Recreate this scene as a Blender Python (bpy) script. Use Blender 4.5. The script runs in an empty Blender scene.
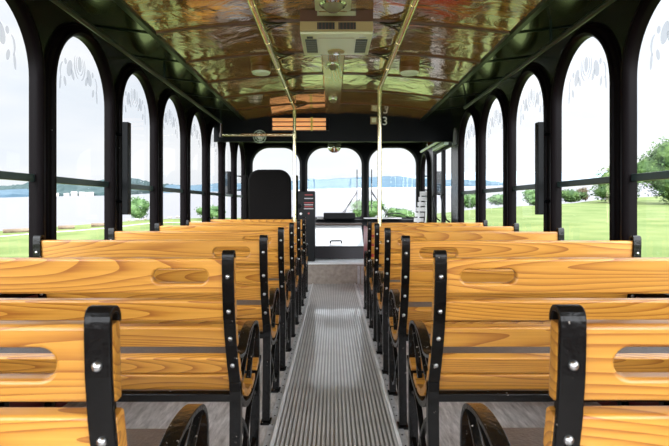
import bpy, bmesh, math, random
from mathutils import Vector, Matrix, noise
random.seed(7)
C = bpy.context.scene.collection
S = bpy.context.scene
PI = math.pi

# ---------------------------------------------------------------- materials
def nt(name):
    m = bpy.data.materials.new(name); m.use_nodes = True
    n = m.node_tree.nodes; l = m.node_tree.links
    return m, n, l, n['Principled BSDF']

def simple(name, col, rough=.5, metal=0, coat=0, spec=.5, bump=0, bscale=40, emis=None, var=0, vscale=8):
    m, n, l, b = nt(name)
    b.inputs['Base Color'].default_value = (*col, 1)
    b.inputs['Roughness'].default_value = rough
    b.inputs['Metallic'].default_value = metal
    b.inputs['Coat Weight'].default_value = coat
    b.inputs['Coat Roughness'].default_value = .06
    b.inputs['Specular IOR Level'].default_value = spec
    tc = n.new('ShaderNodeTexCoord')
    if var:
        t = n.new('ShaderNodeTexNoise'); t.inputs['Scale'].default_value = vscale; t.inputs['Detail'].default_value = 5
        l.new(tc.outputs['Object'], t.inputs['Vector'])
        r = n.new('ShaderNodeValToRGB')
        r.color_ramp.elements[0].position = .3; r.color_ramp.elements[1].position = .7
        r.color_ramp.elements[0].color = (*[c*(1-var) for c in col], 1)
        r.color_ramp.elements[1].color = (*[min(1, c*(1+var)) for c in col], 1)
        l.new(t.outputs['Fac'], r.inputs['Fac']); l.new(r.outputs['Color'], b.inputs['Base Color'])
    if bump:
        t = n.new('ShaderNodeTexNoise'); t.inputs['Scale'].default_value = bscale; t.inputs['Detail'].default_value = 3
        l.new(tc.outputs['Object'], t.inputs['Vector'])
        bp = n.new('ShaderNodeBump'); bp.inputs['Strength'].default_value = bump; bp.inputs['Distance'].default_value = .01
        l.new(t.outputs['Fac'], bp.inputs['Height']); l.new(bp.outputs['Normal'], b.inputs['Normal'])
        if coat: l.new(bp.outputs['Normal'], b.inputs['Coat Normal'])
    if emis:
        b.inputs['Emission Color'].default_value = (*emis[0], 1); b.inputs['Emission Strength'].default_value = emis[1]
    return m

def wood_mat(name, dark, mid, light, axis_scale=(.55, 6, 6), rings=9, coat=.35, rough=.35):
    m, n, l, b = nt(name)
    tc = n.new('ShaderNodeTexCoord'); oi = n.new('ShaderNodeObjectInfo')
    mul = n.new('ShaderNodeVectorMath'); mul.operation = 'MULTIPLY'; mul.inputs[1].default_value = axis_scale
    l.new(tc.outputs['Object'], mul.inputs[0])
    sc = n.new('ShaderNodeVectorMath'); sc.operation = 'SCALE'; sc.inputs[0].default_value = (13.1, 7.7, 9.3)
    l.new(oi.outputs['Random'], sc.inputs['Scale'])
    add = n.new('ShaderNodeVectorMath'); l.new(mul.outputs[0], add.inputs[0]); l.new(sc.outputs[0], add.inputs[1])
    # broad growth-ring field : contours of a smooth noise
    no = n.new('ShaderNodeTexNoise'); no.inputs['Scale'].default_value = 1.0; no.inputs['Detail'].default_value = 1.5
    no.inputs['Roughness'].default_value = .35
    l.new(add.outputs[0], no.inputs['Vector'])
    m1 = n.new('ShaderNodeMath'); m1.operation = 'MULTIPLY'; m1.inputs[1].default_value = rings * 2
    l.new(no.outputs['Fac'], m1.inputs[0])
    fq = n.new('ShaderNodeMath'); fq.operation = 'FRACT'; l.new(m1.outputs[0], fq.inputs[0])
    fr = n.new('ShaderNodeMath'); fr.operation = 'POWER'; fr.inputs[1].default_value = 2.2; l.new(fq.outputs[0], fr.inputs[0])
    # fine pores
    mul2 = n.new('ShaderNodeVectorMath'); mul2.operation = 'MULTIPLY'; mul2.inputs[1].default_value = (5, 160, 160)
    l.new(tc.outputs['Object'], mul2.inputs[0])
    fn = n.new('ShaderNodeTexNoise'); fn.inputs['Scale'].default_value = 1; fn.inputs['Detail'].default_value = 3
    l.new(mul2.outputs[0], fn.inputs['Vector'])
    mx = n.new('ShaderNodeMath'); mx.operation = 'MULTIPLY_ADD'; mx.inputs[1].default_value = .6
    l.new(fn.outputs['Fac'], mx.inputs[0]); 
    m3 = n.new('ShaderNodeMath'); m3.operation = 'MULTIPLY'; m3.inputs[1].default_value = .6
    l.new(fr.outputs[0], m3.inputs[0]); l.new(m3.outputs[0], mx.inputs[2])
    r = n.new('ShaderNodeValToRGB'); e = r.color_ramp.elements
    e[0].position = .18; e[0].color = (*light, 1)
    e[1].position = .86; e[1].color = (*dark, 1)
    k = e.new(.50); k.color = (*mid, 1)
    l.new(mx.outputs[0], r.inputs['Fac'])
    # board to board hue change
    hs = n.new('ShaderNodeHueSaturation')
    mr = n.new('ShaderNodeMapRange'); mr.inputs['To Min'].default_value = .86; mr.inputs['To Max'].default_value = 1.1
    l.new(oi.outputs['Random'], mr.inputs['Value']); l.new(mr.outputs[0], hs.inputs['Value'])
    l.new(r.outputs['Color'], hs.inputs['Color']); l.new(hs.outputs['Color'], b.inputs['Base Color'])
    b.inputs['Roughness'].default_value = rough
    b.inputs['Coat Weight'].default_value = coat; b.inputs['Coat Roughness'].default_value = .12
    return m

M = {}
M['bench'] = wood_mat('varnished_ash', (.34, .115, .015), (.56, .245, .034), (.67, .32, .052), axis_scale=(.45, 5, 5), rings=21, coat=.2)
M['board'] = wood_mat('ceiling_board_wood', (.34, .16, .045), (.46, .24, .08), (.55, .31, .12), axis_scale=(6, .5, 6), coat=1, rough=.25)
M['batten'] = simple('brown_batten', (.10, .035, .012), .35, coat=.4)
M['iron'] = simple('black_painted_iron', (.003, .003, .0035), .24, coat=.05, spec=.2, bump=.12, bscale=60)
M['worn'] = simple('worn_black_iron', (.004, .0032, .003), .2, coat=.2, spec=.4, bump=.25, bscale=70)
def chips(m, lo, scale):
    n = m.node_tree.nodes; l = m.node_tree.links; b = n['Principled BSDF']
    tc = n.new('ShaderNodeTexCoord'); t = n.new('ShaderNodeTexNoise'); t.inputs['Scale'].default_value = scale; t.inputs['Detail'].default_value = 4
    l.new(tc.outputs['Object'], t.inputs['Vector'])
    r = n.new('ShaderNodeValToRGB'); r.color_ramp.elements[0].position = lo; r.color_ramp.elements[0].color = (.004, .0035, .0032, 1)
    r.color_ramp.elements[1].position = lo+.03; r.color_ramp.elements[1].color = (.38, .33, .29, 1)
    l.new(t.outputs['Fac'], r.inputs[0]); l.new(r.outputs[0], b.inputs['Base Color'])
chips(M['worn'], .68, 110); chips(M['iron'], .70, 60)
M['rivet'] = simple('steel_bolt', (.55, .55, .55), .3, metal=1)
M['vinyl'] = simple('taupe_vinyl', (.10, .082, .075), .5, bump=.3, bscale=150, var=.15, vscale=60)
M['black'] = simple('black_gloss_paint', (.002, .0025, .003), .35, spec=.08)
M['wall'] = simple('dark_green_black_paint', (.014, .017, .009), .22, spec=.25, coat=.04, bump=.05, bscale=6)
M['cove'] = simple('dark_olive_lacquer', (.028, .031, .012), .2, coat=.25, spec=.4, bump=.12, bscale=5)
M['greentrim'] = simple('green_black_trim', (.005, .013, .009), .3, spec=.25)
M['maroon'] = simple('maroon_panel', (.11, .006, .010), .45)
M['red'] = simple('red_panel', (.32, .012, .016), .4)
M['frame'] = simple('black_window_frame', (.003, .0015, .002), .4, spec=.05)
M['sash'] = simple('grey_green_sash', (.035, .062, .062), .35, metal=.3)
M['brass'] = simple('polished_brass', (.88, .78, .52), .2, metal=1)
M['bronze'] = simple('bronze_scroll', (.022, .010, .005), .3, metal=.3, coat=.4)
M['drum'] = simple('brown_drum', (.20, .085, .03), .35)
M['alu'] = simple('aluminium_edge_glint_white', (.92, .92, .92), .3, coat=.5)  # white non-metal colour stands in for the metal's specular shine
M['aluflat'] = simple('scuffed_aluminium_flange', (.55, .56, .57), .4, metal=.4, var=.2, vscale=30)
M['chrome'] = simple('chrome', (.8, .8, .8), .08, metal=1)
M['diffuser'] = simple('frosted_lens', (.22, .19, .12), .15, coat=.6)
M['palelens'] = simple('pale_grille_cloth', (.80, .88, .80), .4)
M['cream'] = simple('cream_plastic', (.80, .80, .58), .35, coat=.4)
M['tan'] = simple('tan_plastic', (.42, .30, .13), .4, coat=.3)
M['darkslot'] = simple('dark_slot', (.012, .010, .008), .5)
M['greyslot'] = simple('grey_grille', (.07, .08, .07), .5)
M['seatfab'] = simple('black_seat_fabric', (.007, .006, .006), .9, spec=.1, bump=.2, bscale=120)
M['dash'] = simple('black_dashboard_plastic', (.005, .006, .007), .45, spec=.25)
M['carpet'] = simple('charcoal_carpet', (.045, .042, .046), .9, bump=.3, bscale=200)
M['hatch'] = simple('white_metal_hatch', (.80, .83, .85), .22, coat=1)
M['ledge'] = simple('brown_rim', (.10, .065, .05), .4)
M['white'] = simple('white_plastic', (.8, .8, .8), .4)
M['labelred'] = simple('red_label', (.35, .05, .05), .5)
M['labelgrey'] = simple('grey_label', (.45, .45, .45), .5)
M['copper'] = simple('orange_lamp_tube', (.92, .48, .2), .35, coat=.4, emis=((1, .45, .18), .42))
M['yellow'] = simple('yellow_clip', (.7, .62, .12), .4)
M['greensteel'] = simple('pale_green_tube', (.55, .68, .56), .25, coat=.4)
M['grey'] = simple('mid_grey_plate', (.22, .22, .23), .4)
M['rubber'] = simple('black_rubber', (.012, .012, .012), .7)

# aisle rubber / floors
def floor_mat():
    m, n, l, b = nt('scuffed_grey_floor')
    tc = n.new('ShaderNodeTexCoord')
    mp = n.new('ShaderNodeMapping'); mp.inputs['Rotation'].default_value = (0, 0, .55); mp.inputs['Scale'].default_value = (26, 4, 1)
    l.new(tc.outputs['Object'], mp.inputs['Vector'])
    t = n.new('ShaderNodeTexNoise'); t.inputs['Scale'].default_value = 1.6; t.inputs['Detail'].default_value = 8; t.inputs['Roughness'].default_value = .7
    l.new(mp.outputs[0], t.inputs['Vector'])
    r = n.new('ShaderNodeValToRGB'); e = r.color_ramp.elements
    e[0].position = .33; e[0].color = (.26, .24, .225, 1); e[1].position = .66; e[1].color = (.74, .71, .69, 1)
    l.new(t.outputs['Fac'], r.inputs['Fac']); l.new(r.outputs['Color'], b.inputs['Base Color'])
    b.inputs['Roughness'].default_value = .4
    bp = n.new('ShaderNodeBump'); bp.inputs['Strength'].default_value = .3; bp.inputs['Distance'].default_value = .003
    l.new(t.outputs['Fac'], bp.inputs['Height']); l.new(bp.outputs['Normal'], b.inputs['Normal'])
    return m
M['floor'] = floor_mat()
def aisle_mat():
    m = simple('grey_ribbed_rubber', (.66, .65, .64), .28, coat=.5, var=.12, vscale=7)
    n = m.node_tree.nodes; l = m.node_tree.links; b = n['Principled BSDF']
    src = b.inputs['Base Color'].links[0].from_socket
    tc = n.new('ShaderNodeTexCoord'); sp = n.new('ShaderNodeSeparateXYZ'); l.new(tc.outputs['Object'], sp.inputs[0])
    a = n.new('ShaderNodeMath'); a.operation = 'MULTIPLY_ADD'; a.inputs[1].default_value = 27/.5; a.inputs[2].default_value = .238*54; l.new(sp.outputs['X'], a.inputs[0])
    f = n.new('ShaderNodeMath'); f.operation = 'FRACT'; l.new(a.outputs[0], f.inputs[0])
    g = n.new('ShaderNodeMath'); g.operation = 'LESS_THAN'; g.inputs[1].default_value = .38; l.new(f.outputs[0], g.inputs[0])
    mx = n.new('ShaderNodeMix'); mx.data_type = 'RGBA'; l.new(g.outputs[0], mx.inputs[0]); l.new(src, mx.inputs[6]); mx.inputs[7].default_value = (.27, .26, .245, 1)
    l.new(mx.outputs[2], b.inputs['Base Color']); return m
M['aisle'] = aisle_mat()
M['riser'] = simple('brushed_riser_metal', (.38, .325, .275), .35, metal=.2, var=.22, vscale=22, bump=.15, bscale=40)

def ceiling_mat():
    m, n, l, b = nt('varnished_plywood_ceiling')
    tc = n.new('ShaderNodeTexCoord')
    mul = n.new('ShaderNodeVectorMath'); mul.operation = 'MULTIPLY'; mul.inputs[1].default_value = (1.4, 9, 1)
    l.new(tc.outputs['Object'], mul.inputs[0])
    t = n.new('ShaderNodeTexNoise'); t.inputs['Scale'].default_value = 1.6; t.inputs['Detail'].default_value = 7; t.inputs['Distortion'].default_value = .6
    l.new(mul.outputs[0], t.inputs['Vector'])
    r = n.new('ShaderNodeValToRGB'); e = r.color_ramp.elements
    e[0].position = .3; e[0].color = (.32, .145, .030, 1); e[1].position = .7; e[1].color = (.62, .33, .080, 1)
    l.new(t.outputs['Fac'], r.inputs['Fac']); l.new(r.outputs['Color'], b.inputs['Base Color'])
    b.inputs['Roughness'].default_value = .09; b.inputs['IOR'].default_value = 2.3
    b.inputs['Coat Weight'].default_value = 1; b.inputs['Coat Roughness'].default_value = .03; b.inputs['Coat IOR'].default_value = 2.6
    w = n.new('ShaderNodeTexNoise'); w.inputs['Scale'].default_value = 3.6; w.inputs['Detail'].default_value = 6; w.inputs['Distortion'].default_value = 1.2
    l.new(tc.outputs['Object'], w.inputs['Vector'])
    bp = n.new('ShaderNodeBump'); bp.inputs['Strength'].default_value = .38; bp.inputs['Distance'].default_value = .016
    l.new(w.outputs['Fac'], bp.inputs['Height'])
    l.new(bp.outputs['Normal'], b.inputs['Coat Normal']); l.new(bp.outputs['Normal'], b.inputs['Normal'])
    return m
M['ceil'] = ceiling_mat()

def glass_mat(name='window_glass', tint=(.97, .98, .98), refl=.07):
    m = bpy.data.materials.new(name); m.use_nodes = True
    n = m.node_tree.nodes; l = m.node_tree.links; n.clear()
    o = n.new('ShaderNodeOutputMaterial'); mx = n.new('ShaderNodeMixShader')
    t = n.new('ShaderNodeBsdfTransparent'); t.inputs[0].default_value = (*tint, 1)
    g = n.new('ShaderNodeBsdfGlossy'); g.inputs['Roughness'].default_value = .0
    lw = n.new('ShaderNodeLayerWeight'); lw.inputs['Blend'].default_value = .5
    pw = n.new('ShaderNodeMath'); pw.operation = 'POWER'; pw.inputs[1].default_value = 5; l.new(lw.outputs['Facing'], pw.inputs[0])
    ma = n.new('ShaderNodeMath'); ma.operation = 'MULTIPLY_ADD'; ma.inputs[1].default_value = .45; ma.inputs[2].default_value = .03
    l.new(pw.outputs[0], ma.inputs[0]); l.new(ma.outputs[0], mx.inputs[0]); l.new(t.outputs[0], mx.inputs[1]); l.new(g.outputs[0], mx.inputs[2])
    l.new(mx.outputs[0], o.inputs[0])
    return m
M['glass'] = glass_mat()
def frost_mat():
    m = bpy.data.materials.new('frosted_etching'); m.use_nodes = True
    n = m.node_tree.nodes; l = m.node_tree.links; n.clear()
    o = n.new('ShaderNodeOutputMaterial'); mx = n.new('ShaderNodeMixShader')
    t = n.new('ShaderNodeBsdfTransparent'); t.inputs[0].default_value = (.64, .65, .68, 1)
    g = n.new('ShaderNodeBsdfTranslucent'); g.inputs[0].default_value = (.5, .5, .5, 1); mx.inputs[0].default_value = .1
    l.new(t.outputs[0], mx.inputs[1]); l.new(g.outputs[0], mx.inputs[2]); l.new(mx.outputs[0], o.inputs[0])
    return m
M['frost'] = frost_mat()

def noise_col(name, c1, c2, scale, rough=.9, detail=6, vec=(1, 1, 1), c3=None, bump=0):
    m, n, l, b = nt(name)
    tc = n.new('ShaderNodeTexCoord'); mul = n.new('ShaderNodeVectorMath'); mul.operation = 'MULTIPLY'; mul.inputs[1].default_value = vec
    l.new(tc.outputs['Object'], mul.inputs[0])
    t = n.new('ShaderNodeTexNoise'); t.inputs['Scale'].default_value = scale; t.inputs['Detail'].default_value = detail
    l.new(mul.outputs[0], t.inputs['Vector'])
    r = n.new('ShaderNodeValToRGB'); e = r.color_ramp.elements
    e[0].position = .35; e[0].color = (*c1, 1); e[1].position = .65; e[1].color = (*c2, 1)
    l.new(t.outputs['Fac'], r.inputs['Fac']); l.new(r.outputs['Color'], b.inputs['Base Color'])
    b.inputs['Roughness'].default_value = rough; b.inputs['Specular IOR Level'].default_value = .2
    return m
M['grass'] = noise_col('lawn_grass', (.075, .112, .026), (.130, .160, .052), .55, detail=9)
M['path'] = noise_col('pale_gravel', (.4, .38, .33), (.55, .52, .45), 3)
M['log'] = noise_col('weathered_kerb', (.09, .065, .045), (.22, .17, .12), 3)
M['stone'] = noise_col('shore_stone', (.22, .18, .15), (.45, .40, .35), 2)
M['leaf'] = noise_col('tree_leaves', (.018, .044, .012), (.07, .12, .03), 1.6, rough=.7)
M['leaf2'] = noise_col('bush_leaves', (.03, .07, .02), (.08, .14, .045), 2.5, rough=.7)
M['brownleaf'] = noise_col('brown_shrub', (.06, .05, .03), (.13, .10, .06), 2.5, rough=.8)
M['bark'] = noise_col('bark', (.03, .022, .016), (.08, .06, .045), 6)
M['hillL'] = noise_col('wooded_headland_haze_tint', (.018, .038, .038), (.035, .058, .058), .06, vec=(1, 1, 3))  # blue-green of distance haze mixed into the headland colour
M['hillF'] = noise_col('far_wooded_shore_haze_tint', (.04, .075, .105), (.06, .10, .13), .03, vec=(1, 1, 3))  # bluish distance haze put into the base colour
M['hillR'] = noise_col('far_coast_haze_tint', (.19, .24, .28), (.24, .29, .33), .01)  # pale far haze coloured into the coast itself
M['sand'] = noise_col('sand_bar', (.30, .26, .22), (.40, .35, .30), .05)
M['house'] = simple('far_house_wall', (.42, .38, .36), .8)
def sea_mat():
    m, n, l, b = nt('calm_bay_water')
    b.inputs['Base Color'].default_value = (.145, .142, .155, 1)
    b.inputs['Roughness'].default_value = .35
    b.inputs['IOR'].default_value = 1.33
    return m
M['sea'] = sea_mat()

# ---------------------------------------------------------------- mesh helpers
class MB:
    def __init__(s): s.v = []; s.f = []
    def add(s, v, f):
        k = len(s.v); s.v += [tuple(p) for p in v]; s.f += [tuple(i+k for i in q) for q in f]; return s
    def box(s, x0, x1, y0, y1, z0, z1):
        return s.add([(x, y, z) for x in (x0, x1) for y in (y0, y1) for z in (z0, z1)],
                     [(0, 1, 3, 2), (4, 6, 7, 5), (0, 4, 5, 1), (2, 3, 7, 6), (0, 2, 6, 4), (1, 5, 7, 3)])
    def grid(s, rows, closed=False, caps=False):
        n = len(rows[0]); v = [p for r in rows for p in r]; f = []
        for i in range(len(rows)-1):
            for j in range(n if closed else n-1):
                a = i*n+j; b = i*n+(j+1) % n
                f.append((a, b, b+n, a+n))
        if caps:
            f.append(tuple(range(n))[::-1]); f.append(tuple((len(rows)-1)*n+j for j in range(n)))
        return s.add(v, f)
    def prism_x(s, prof, x0, x1):          # prof: list of (y,z) closed
        return s.grid([[(x0, y, z) for y, z in prof], [(x1, y, z) for y, z in prof]], True, True)
    def prism_y(s, prof, y0, y1):
        return s.grid([[(x, y0, z) for x, z in prof], [(x, y1, z) for x, z in prof]], True, True)
    def tube(s, pts, r, seg=10, caps=True):
        pts = [Vector(p) for p in pts]; rows = []; up = None
        for i, p in enumerate(pts):
            t = (pts[min(i+1, len(pts)-1)] - pts[max(i-1, 0)]).normalized()
            if up is None:
                up = Vector((0, 0, 1)) if abs(t.z) < .9 else Vector((1, 0, 0))
            a = t.cross(up).normalized(); b = a.cross(t).normalized(); up = b
            rr = r[i] if isinstance(r, (list, tuple)) else r
            rows.append([p + a*math.cos(2*PI*k/seg)*rr + b*math.sin(2*PI*k/seg)*rr for k in range(seg)])
        return s.grid(rows, True, caps)
    def ribbon_x(s, pts, th, x0, x1):      # side profile (y,z) centre line with thickness th (scalar or list), width in x
        P = [Vector((0, a, b)) for a, b in pts]; L = []; R = []
        for i, p in enumerate(P):
            t = (P[min(i+1, len(P)-1)] - P[max(i-1, 0)]).normalized()
            n = Vector((0, -t.z, t.y)); h = (th[i] if isinstance(th, (list, tuple)) else th)/2
            L.append(p+n*h); R.append(p-n*h)
        rows = [[(x0, a.y, a.z), (x1, a.y, a.z), (x1, b.y, b.z), (x0, b.y, b.z)] for a, b in zip(L, R)]
        return s.grid(rows, True, True)
    def lathe(s, prof, c, axis='z', seg=24):   # prof (r,h) closed ends
        rows = []
        for r, h in prof:
            row = []
            for k in range(seg):
                a = 2*PI*k/seg; x, y = r*math.cos(a), r*math.sin(a)
                p = {'z': (x, y, h), 'y': (x, h, y), 'x': (h, x, y)}[axis]
                row.append((c[0]+p[0], c[1]+p[1], c[2]+p[2]))
            rows.append(row)
        return s.grid(rows, True, True)
    def build(s, name, mat, parent=None, smooth=False, bevel=0, seg=2):
        me = bpy.data.meshes.new(name); me.from_pydata(s.v, [], s.f); me.update()
        bm = bmesh.new(); bm.from_mesh(me); bmesh.ops.recalc_face_normals(bm, faces=bm.faces)
        if smooth:
            for f in bm.faces: f.smooth = True
            for e in bm.edges:
                if len(e.link_faces) == 2 and e.calc_face_angle(0) > .7: e.smooth = False
        bm.to_mesh(me); bm.free()
        o = bpy.data.objects.new(name, me); C.objects.link(o)
        if mat: me.materials.append(M[mat] if isinstance(mat, str) else mat)
        if parent: o.parent = parent
        if name in ('back_slat', 'seat_slat', 'backrest'):
            wn = o.modifiers.new('face_normals', 'WEIGHTED_NORMAL'); wn.keep_sharp = True; wn.weight = 100
        if bevel:
            b = o.modifiers.new('bevel', 'BEVEL'); b.width = bevel; b.segments = seg; b.limit_method = 'ANGLE'; b.angle_limit = .6
        return o

def tag(o, label, cat, group=None):
    o['label'] = label; o['category'] = cat
    if group: o['group'] = group
    return o
def struct(o):
    o['kind'] = 'structure'; return o
def thing(name, label, cat, loc=(0, 0, 0), group=None):
    o = bpy.data.objects.new(name, None); C.objects.link(o); o.location = loc
    return tag(o, label, cat, group)
def snode(name, loc=(0, 0, 0)):
    o = bpy.data.objects.new(name, None); C.objects.link(o); o.location = loc
    return struct(o)
def kids(o): return [c for c in bpy.data.objects if c.parent == o]
def copy_tree(o, parent=None):
    c = o.copy(); C.objects.link(c); c.parent = parent
    for ch in kids(o): copy_tree(ch, c)
    return c
def smooth_pts(ctrl, n=6):
    out = []
    P = [ctrl[0]] + list(ctrl) + [ctrl[-1]]
    for i in range(1, len(P)-2):
        for k in range(n):
            t = k/n
            out.append(tuple(.5*((2*P[i][j]) + (-P[i-1][j]+P[i+1][j])*t + (2*P[i-1][j]-5*P[i][j]+4*P[i+1][j]-P[i+2][j])*t*t
                       + (-P[i-1][j]+3*P[i][j]-3*P[i+1][j]+P[i+2][j])*t**3) for j in range(len(P[0]))))
    out.append(tuple(ctrl[-1])); return out

# ---------------------------------------------------------------- dimensions
W = 1.31           # inner half width
FRONT = 7.95; BACK = -2.5
ZT = 1.955         # wall top
XE = .976; ZE = 1.913; RISE = .072
BULK = 5.71
PITCH = .75; WC0 = 1.967
def ceil_z(x): return ZE + RISE*(1-(x/XE)**2)

# ---------------------------------------------------------------- walls with arched openings
def arch_top(t, hw, spring, rise):   # t in -1..1
    return spring + rise*math.sqrt(max(0, 1-t*t))
def wall_bay(mb, xi, xo, y0, y1, zb, zt, op=None):
    """vertical wall slab between planes xi and xo, from y0 to y1, with one arched opening op=(yc,hw,sill,spring,rise)"""
    if op is None:
        mb.box(min(xi, xo), max(xi, xo), y0, y1, zb, zt); return
    yc, hw, sill, spring, rise = op
    N = 20
    ts = [math.sin(-PI/2 + PI*i/N) for i in range(N+1)]
    for x in (xi, xo):
        mb.add([(x, y0, zb), (x, yc-hw, zb), (x, yc-hw, zt), (x, y0, zt)], [(0, 1, 2, 3)])
        mb.add([(x, yc+hw, zb), (x, y1, zb), (x, y1, zt), (x, yc+hw, zt)], [(0, 1, 2, 3)])
        mb.add([(x, yc-hw, zb), (x, yc+hw, zb), (x, yc+hw, sill), (x, yc-hw, sill)], [(0, 1, 2, 3)])
        mb.grid([[(x, yc+hw*t, arch_top(t, hw, spring, rise)) for t in ts], [(x, yc+hw*t, zt) for t in ts]])
    out = [(yc-hw, sill)] + [(yc+hw*t, arch_top(t, hw, spring, rise)) for t in ts] + [(yc+hw, sill)]
    mb.grid([[(xi, y, z) for y, z in out], [(xo, y, z) for y, z in out]], True)
    mb.box(min(xi, xo), max(xi, xo), y0, y0+.0005, zb, zt)

HW, SILL, SPRING, ARISE = .316, .62, 1.535, .318
def window(n, s, yc, hw=HW, etched=True):
    root = snode('window_%d' % n, (s*W, yc, SILL))
    def loc(mb):
        mb.v = [(x-s*W, y-yc, z-SILL) for x, y, z in mb.v]; return mb
    # frame : stepped section swept round the opening
    path = [(yc-hw, SILL)] + [(yc+hw*math.sin(-PI/2+PI*i/28), SPRING+ARISE*math.cos(-PI/2+PI*i/28)) for i in range(29)] + [(yc+hw, SILL)]
    # outward normals in (y,z)
    P = [Vector(p) for p in path]; cen = Vector((yc, SPRING))
    rows = []
    sec = [(-.008, .021), (-.008, .004), (-.010, -.012), (-.004, -.030), (.008, -.038), (.022, -.036), (.026, -.024), (.044, -.020), (.048, -.010), (.058, -.008), (.060, .004), (.03, .006), (.0, .02)]
    for i, p in enumerate(P):
        if i == 0 or i == 1: nrm = Vector((-1, 0))
        elif i >= len(P)-2: nrm = Vector((1, 0))
        else:
            t = (P[i+1]-P[i-1]).normalized(); nrm = Vector((-t.y, t.x))
        rows.append([(s*(W+dx), p.x+nrm.x*dn, p.y+nrm.y*dn) for dn, dx in sec])
    f = MB(); f.grid(rows, True, True)
    f.box(min(s*(W-.02), s*(W+.03)), max(s*(W-.02), s*(W+.03)), yc-hw-.05, yc+hw+.05, SILL-.03, SILL+.012)
    loc(f).build('window_frame', 'frame', root, smooth=True)
    b = MB(); xx = sorted((s*(W-.006), s*(W+.018)))
    b.box(xx[0], xx[1], yc-hw, yc+hw, 1.08, 1.113); loc(b).build('sash_bar', 'sash', root, bevel=.004)
    g = MB(); ts = [math.sin(-PI/2 + PI*i/20) for i in range(21)]
    g.grid([[(s*(W+.016), yc+hw*t, SILL) for t in ts], [(s*(W+.016), yc+hw*t, arch_top(t, hw, SPRING, ARISE)) for t in ts]])
    loc(g).build('pane', 'glass', root)
    # small latch screws on the jamb
    for dy in (-hw-.02, hw+.02):
        q = MB(); q.lathe([(.0, 0), (.006, 0), (.006, .004), (.0, .004)], (s*(W-.024), yc+dy, 1.32), 'x', 8)
        loc(q).build('screw', 'rivet', root)
    if etched:
        e = MB(); xg = s*(W+.013)
        def ell(cy, cz, ry, rz, rot=0, N=16, r0=0):
            v = []
            for k in range(N):
                a = 2*PI*k/N; u, w = ry*math.cos(a), rz*math.sin(a)
                v.append((xg, yc+cy+u*math.cos(rot)-w*math.sin(rot), cz+u*math.sin(rot)+w*math.cos(rot)))
            e.add(v, [tuple(range(N))])
        def crescent(cy, cz, r, a0, a1, th, asp=1.3, N=14):
            i_, o_ = [], []
            for k in range(N+1):
                u = k/N; a = a0+(a1-a0)*u; h = th*math.sin(PI*min(1, max(0, .12+.8*u)))
                i_.append((xg, yc+cy+(r-h)*math.cos(a), cz+(r-h)*asp*math.sin(a))); o_.append((xg, yc+cy+r*math.cos(a), cz+r*asp*math.sin(a)))
            e.grid([i_, o_])
        ell(0, 1.712, .021, .040)
        for q in (-1, 1):
            crescent(0, 1.705, .042, -PI/2+q*.15, (-PI/2+q*2.5), .010, 1.25)
            crescent(0, 1.700, .062, -PI/2+q*.3, (-PI/2+q*2.25), .012, 1.2)
            ell(q*.105, 1.665, .026, .045, q*.35)
            ell(q*.075, 1.640, .014, .030, q*-.5)
            ell(q*.145, 1.690, .012, .016)
            crescent(q*.165, 1.635, .036, PI/2-q*.2, PI/2-q*2.6, .014, 1.3)
            ell(q*.195, 1.575, .009, .035, q*.12)
            ell(q*.150, 1.590, .012, .024, q*-.3)
        loc(e).build('etched_scroll', 'frost', root)
    return root

for s, side in ((-1, 'left'), (1, 'right')):
    up = MB(); lo = MB(); xi, xo = s*W, s*(W+.022)
    ks = range(-5, 8)
    for k in ks:
        yc = WC0 + PITCH*k; y0, y1 = yc-PITCH/2, yc+PITCH/2
        if s == 1 and k in (5, 6): continue
        y1 = min(y1, FRONT)
        op = (yc, HW, SILL, SPRING, ARISE)
        if s == 1 and k == 7: op = (yc+.075, .24, SILL, 1.46, .22)
        wall_bay(up, xi, xo, y0, y1, .61, ZT, op)
    up.box(min(xi, xo), max(xi, xo), WC0+PITCH*7.5, FRONT, .0, ZT); up.box(min(xi, xo), max(xi, xo), BACK, WC0-PITCH*5.5, .61, ZT)
    yend = WC0+PITCH*4.5
    if s == 1:
        # door bay 5.325 .. 6.825
        up.box(xi, xo, yend, 5.72, 0, ZT); up.box(xi, xo, 5.72, 6.80, 1.72, ZT); up.box(xi, xo, 6.80, WC0+PITCH*6.5, 0, ZT)
        lo.box(min(xi, xo), max(xi, xo), BACK, yend, 0, .61); lo.box(xi, xo, WC0+PITCH*6.5, FRONT, 0, .61)
    else:
        lo.box(min(xi, xo), max(xi, xo), BACK, FRONT, 0, .61)
    struct(up.build('wall_'+side, 'wall'))
    struct(lo.build('wall_'+side, 'maroon'))
n = 0
for s in (-1, 1):
    for k in range(-3, 8):
        if s == 1 and k >= 5: continue
        n += 1
        window(n, s, WC0+PITCH*k, etched=(k < 6))
n += 1
SP, AR = SPRING, ARISE
SPRING, ARISE = 1.46, .22
window(n, 1, WC0+PITCH*7+.075, hw=.24, etched=False)
SPRING, ARISE = SP, AR

# small vertical guard box standing proud of the pillar on each side
for s, side in ((-1, 'left'), (1, 'right')):
    t = thing('emergency_handle_housing', 'black vertical housing fixed on the %s window pillar, second pillar from the camera' % side, 'housing', (s*W, 3.08, 1.2), 'vertical housings')
    b = MB(); xs = sorted((-s*.058, -s*.096)); b.box(xs[0], xs[1], .0, .05, -.28, .27); b.build('housing_body', 'black', t, bevel=.004)
    for z in (-.2, .2):
        b = MB(); b.tube([(0, .02, z), (-s*.06, .02, z)], .009, 8); b.build('bracket', 'black', t)

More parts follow.
